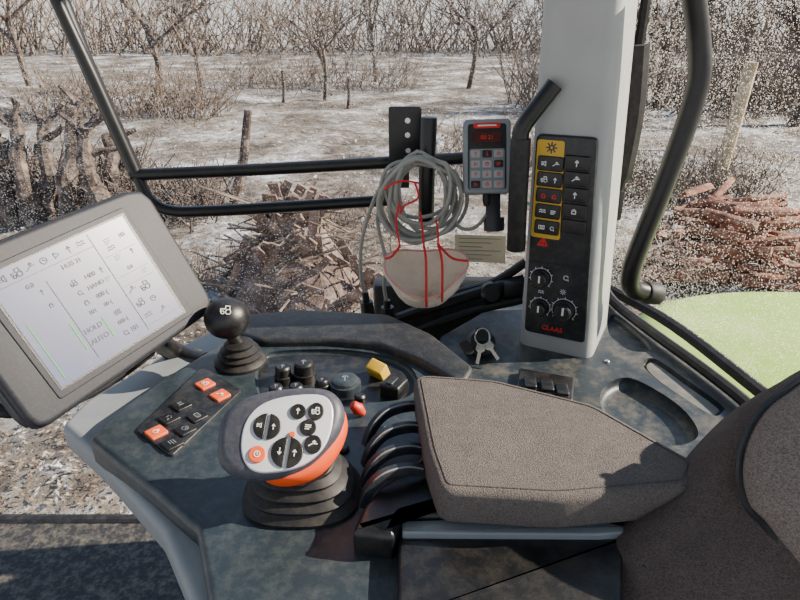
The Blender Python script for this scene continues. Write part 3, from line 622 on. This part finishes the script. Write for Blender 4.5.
# armrest pad
G=flat(.745); o=resamp(rpoly(G.locs([(413,377),(424,373),(495,378),(595,403),(700,462),(692,486),(560,498),(440,491),(426,450)]),.011,5),140)
t=thing('armrest_pad','grey woven fabric armrest cushion in the foreground','armrest',hz(540,440,.71))
bm=NB(); slab(bm,o,-.036,0,.007,G.M,rb=.006,crown=.001,seg=6); obj('cushion',bm,FAB,t,ang=75)
bm=NB(); tube(bm,[G.M@Vector((x,y,.0002)) for x,y in inset(ccw(o),.0080)],.0007,5,closed=True); obj('stitched_seam',bm,FAB2,t)
bm=NB(); slab(bm,inset(ccw(o),.008),-.042,-.033,.003,G.M); obj('base_plate',bm,BLK,t)
# ================= joystick
JB=hz(303,493,.68); t=thing('joystick','multifunction joystick with silver button face and orange underside','joystick',JB)
bm=NB(); R=[]
prof=[(.058,0),(.059,.004),(.056,.006),(.051,.010),(.053,.014),(.051,.016),(.045,.019),(.047,.023),(.045,.025),(.039,.028),(.041,.032),(.039,.034),(.034,.037),(.035,.041),(.030,.045)]
for r,z in prof:
    q=[]
    for k in range(48):
        a=2*PI*k/48; c_,s_=math.cos(a),math.sin(a); q.append(JB+Vector((math.copysign(abs(c_)**.75,c_)*r*.95,math.copysign(abs(s_)**.75,s_)*r*.80,z)))
    R.append(q)
loft(bm,R); obj('boot',bm,RUB,t,ang=45)
HC=hd(284,436,.545); JF=Frame(HC,((CAM-HC).normalized()+Vector((-.05,0,.45))),(1,-.1,0))
shell=[(217,448),(220,424),(231,407),(254,395),(290,389),(322,389),(338,397),(345,412),(341,432),(330,448),(311,466),(286,477),(256,480),(233,476),(220,464)]
face=[(241,446),(245,424),(257,408),(276,399),(302,395),(323,396),(332,405),(333,421),(328,440),(317,455),(299,467),(276,472),(256,472),(245,463)]
so_=resamp(ccw(sm2(JF.locs(shell,-.008),4)),80); R=[]
for d,z in ((.020,-.034),(.012,-.032),(.005,-.026),(.001,-.017),(0,-.011),(.001,-.005),(.005,.000),(.009,.0015)): R.append([JF.M@Vector((x,y,z)) for x,y in inset(ccw(so_),d)])
bm=NB(); loft(bm,R); obj('grip_shell',bm,mat('grip_plastic',(54,57,68),.5,dust=.15,ds=200),t,ang=60)
fl=resamp(ccw(sm2(JF.locs([(266,481),(294,485),(322,473),(341,449),(348,424),(340,404),(318,410),(284,436),(266,462)],-.02),4)),80); R=[]
for d,z in ((.014,-.040),(.006,-.037),(.001,-.031),(0,-.024),(.002,-.013),(.006,-.008)): R.append([JF.M@Vector((x,y,z)) for x,y in inset(ccw(fl),d)])
bm=NB(); loft(bm,R); obj('orange_flank',bm,ORG,t,ang=60)
fo=resamp(sm2(JF.locs(face,.001),4),80); bm=NB(); slab(bm,fo,-.002,.003,.0015,JF.M,rb=0); FP=obj('button_face',bm,SILV,t)
bm=NB(); top=JF.M@Vector((.012,-.010,-.030)); bot=JB+Vector((0,0,.036)); ringsN=[]
for k in range(8):
    s=k/7; c=bot.lerp(top,s); rx=.027+.006*s; ry=.024+.006*s
    ringsN.append([c+Vector((rx*math.cos(a),ry*math.sin(a)*.85,ry*math.sin(a)*.4*s)) for a in [2*PI*q/24 for q in range(24)]])
loft(bm,ringsN); obj('neck',bm,BLK,t,ang=60)
def jb(px,py,r,m,ic=None,h=.003,hh=.002,sx=1,im=WHT,name='button'):
    x,y=JF.loc(px,py,h+hh); bm=NB(); lathe(bm,[(r,h-.001),(r,h+hh*.6),(r*.9,h+hh)],JF.M@TR(x,y,0),24,sx=sx); b=obj(name,bm,m,t)
    if ic:
        bm=NB(); icon(bm,ic,x,y,r*.48,h+hh+.0001,JF.M,w=.2); obj('icon',bm,im,b)
def jd(px,py,r,ic):
    x,y=JF.loc(px,py,.005)
    for s in (-1,1):
        bm=NB(); pts=[(x+s*.0004+s*r*math.cos(a),y+r*math.sin(a)) for a in [-PI/2*.95+PI*.95*k/12 for k in range(13)]]; slab(bm,pts,.002,.005,.001,JF.M,rb=0); b=obj('split_button',bm,BLK,t)
        bm=NB(); icon(bm,ic[0 if s<0 else 1],x+s*r*.48,y,r*.26,.0051,JF.M,w=.2); obj('icon',bm,WHT,b)
jd(267,426,.0118,('light','up')); jd(287,452,.0135,('down','up'))
jb(298,411,.0070,BLK,'up'); jb(316,411,.0082,BLK,'tractor',sx=.85); jb(308,427,.0074,BLK,'bars'); jb(257,454,.0074,ORK,'clock'); jb(313,444,.0084,BLK,'hitch',sx=.9); jb(292,434,.0026,ORK,None)
# ball shift lever
SB=hz(241,362,.68); t=thing('shift_lever','black ball topped shift lever on the front of the console','lever',SB)
bm=NB(); lathe(bm,[(.034,0),(.034,.004),(.030,.008),(.027,.009),(.029,.013),(.023,.016),(.025,.020),(.018,.024),(.019,.028),(.012,.032)],TR(*SB)); obj('boot',bm,RUB,t)
top=hd(227,318,.79); bm=NB(); tube(bm,[SB+Vector((0,0,.025)),SB.lerp(top,.6),top],.009,12); obj('stem',bm,BLK,t)
bm=NB(); r=.0285; lathe(bm,[(r*math.sin(PI*k/16)+.0002,-r*math.cos(PI*k/16)*.92) for k in range(17)],TR(*top),32); kn=obj('ball_knob',bm,BLK,t)
BFc=Frame(top,((CAM-top).normalized()+Vector((0,0,.5)))); bm=NB(); icon(bm,'tractor',0,0,.007,.0278,BFc.M,w=.14); obj('icon',bm,WHT,kn)
# ================= monitor
SC=[(-18,278),(122,216),(183,312),(62,388)]
r0,r1,r2,r3=[ray(*q) for q in SC]
A=Matrix(((r1.x,-r2.x,r3.x),(r1.y,-r2.y,r3.y),(r1.z,-r2.z,r3.z))); d=A.inverted()@r0
k=.70/((1+d[0]+d[1]+d[2])/4)
P0=CAM+r0*k; P1=CAM+r1*k*d[0]; P2=CAM+r2*k*d[1]; P3=CAM+r3*k*d[2]
u=P1-P0; v=P3-P0; nn=v.cross(u).normalized()
if nn.dot(CAM-P0)<0: nn=-nn
MFm=Frame((P0+P1+P2+P3)/4,nn,u)
t=thing('display_terminal','large tilted touchscreen terminal in a dark bezel at the left','display',MFm)
outl=[(-79,271),(-30,253),(60,217),(126,192),(140,191),(151,200),(180,248),(207,293),(211,304),(205,315),(130,369),(50,424),(38,428),(26,420),(-30,345)]
ol=resamp(rpoly(MFm.locs(outl),.003,3),120); ol=ccw(ol); bm=NB(); slab(bm,ol,-.040,.004,.006,MFm.M,rb=.008); obj('housing',bm,BEZ,t)
bm=NB(); tube(bm,[MFm.M@Vector((x,y,-.010)) for x,y in inset(ol,-.0002)],.0020,6,closed=True); obj('edge_trim',bm,DKP,t)
st2=ccw(MFm.locs([(-34,277),(123,207),(194,313),(60,400)],.004)); bm=NB(); slab(bm,rpoly(st2,.004),.003,.0052,.0012,MFm.M,rb=0); obj('bezel_step',bm,BEZ,t)
bz=ccw(MFm.locs([(-22,279),(123,213),(186,312),(61,391)],.005)); bm=NB(); prism(bm,bz,.005,.0056,MFm.M); obj('inner_bezel',bm,BLK,t)
sc=ccw(MFm.locs(SC,.006)); bm=NB(); prism(bm,sc,.005,.0060,MFm.M); S=obj('screen',bm,SCR,t)
c00,c10,c11,c01=[Vector(MFm.loc(*p,.0062)) for p in SC]
def sq(s,q): return (c00*(1-s)+c10*s)*(1-q)+(c01*(1-s)+c11*s)*q
bm=NB(); ZS=.0061
for s,q,ic,z in [(.10,.07,'light',.0055),(.18,.07,'tractor',.0060),(.27,.07,'hitch',.0055),(.36,.07,'clock',.0050),(.45,.07,'play',.0050),(.54,.07,'up',.0050),(.63,.07,'wave',.005),
  (.44,.33,'tractor',.0042),(.44,.42,'pto',.0042),(.44,.51,'lock',.0042),(.44,.60,'cam',.004),(.80,.14,'bars',.005),(.80,.21,'wave',.005),(.80,.30,'bars',.0045),(.76,.60,'hitch',.0055),(.86,.62,'tractor',.0065),(.76,.73,'tractor',.0055),(.86,.75,'clock',.0045),(.55,.89,'pto',.0045),(.62,.89,'cam',.0045),(.24,.28,'up',.0035),(.24,.40,'lock',.0035),(.92,.14,'cam',.004),(.92,.30,'up',.004),(.65,.33,'up',.004),(.65,.42,'bars',.004),(.92,.50,'bars',.004),(.76,.86,'wave',.005),(.88,.88,'hitch',.005)]:
    x,y=sq(s,q); icon(bm,ic,x,y,z,ZS,MFm.M,w=.17)
stroke(bm,[sq(.02,.13),sq(.70,.13)],.0006,ZS,MFm.M); stroke(bm,[sq(.70,.02),sq(.70,.97)],.0005,ZS,MFm.M); stroke(bm,[sq(.30,.22),sq(.30,.95)],.0004,ZS,MFm.M)
for q in (.26,.46,.55,.94): stroke(bm,[sq(.72,q),sq(.97,q)],.0004,ZS,MFm.M)
for s,q,s_,sz in ((.20,.20,'0.0',.0070),(.50,.18,'14:35 31',.0070),(.56,.33,'1400',.0070),(.56,.42,'HAND',.0070),(.56,.51,'000 (',.0070),(.56,.60,'00 (',.0064),(.38,.72,'HOLD',.0080),(.38,.82,'AUTO',.0080),(.58,.70,'((((',.0066),(.58,.79,'000 (',.0064),(.84,.42,'0.0',.006)):
    x,y=sq(s,q); text(bm,s_,sz,MFm.M@TR(x,y,ZS+.0002),off=.0001)
obj('screen_print',bm,INK2,S)
for a_,b_,w1 in (((.27,.60),(.27,.84),.002),((.47,.68),(.47,.86),.0022),((.05,.45),(.05,.95),.0012)):
    bm=NB(); stroke(bm,[sq(*a_),sq(*b_)],w1,ZS,MFm.M); obj('level_bar',bm,GRN,S)
bm=NB(); c0=MFm.M@Vector((.0,-.03,-.03)); tube(bm,smooth([c0,c0+Vector((.03,.05,-.04)),hz(175,352,.66),hz(205,362,.655)],6),.014,12); obj('mount_arm',bm,BLK,t)
bm=NB(); tube(bm,smooth([hd(-40,398,.66),hd(0,410,.66),hd(30,408,.68),hd(90,392,.74),hd(150,352,.84)],5),.008,10); obj('support_rail',bm,TUBE,label='black support rail passing beneath the tilted display',cat='rail')
# ================= seat
SF2=Frame(hd(800,500,.48),(-.25,-.70,.65),(1,0,0))
t=thing('driver_seat','brown-grey fabric driver seat backrest at the lower right','seat',SF2)
o=resamp(sm2(SF2.locs([(606,560),(622,530),(645,508),(678,484),(712,442),(752,402),(800,371),(870,345),(980,420),(980,640),(860,760),(700,760),(615,640)]),5),120)
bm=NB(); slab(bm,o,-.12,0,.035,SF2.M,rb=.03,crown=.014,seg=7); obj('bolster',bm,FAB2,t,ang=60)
o=resamp(sm2(SF2.locs([(743,474),(748,442),(764,412),(790,390),(840,366),(930,420),(940,600),(860,640),(795,560),(768,524),(750,505)],.018),5),120)
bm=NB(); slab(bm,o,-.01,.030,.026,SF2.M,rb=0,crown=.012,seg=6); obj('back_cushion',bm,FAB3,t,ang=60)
bm=NB(); tube(bm,[SF2.M@Vector((x,y,.010)) for x,y in inset(ccw(o),-.001)],.0028,6,closed=True); obj('piping',bm,BLK,t)
bm=NB(); box(bm,(.42,.22,.36),(.28,.22,.5)); bev(bm,.03); obj('seat_base',bm,BLK,t)
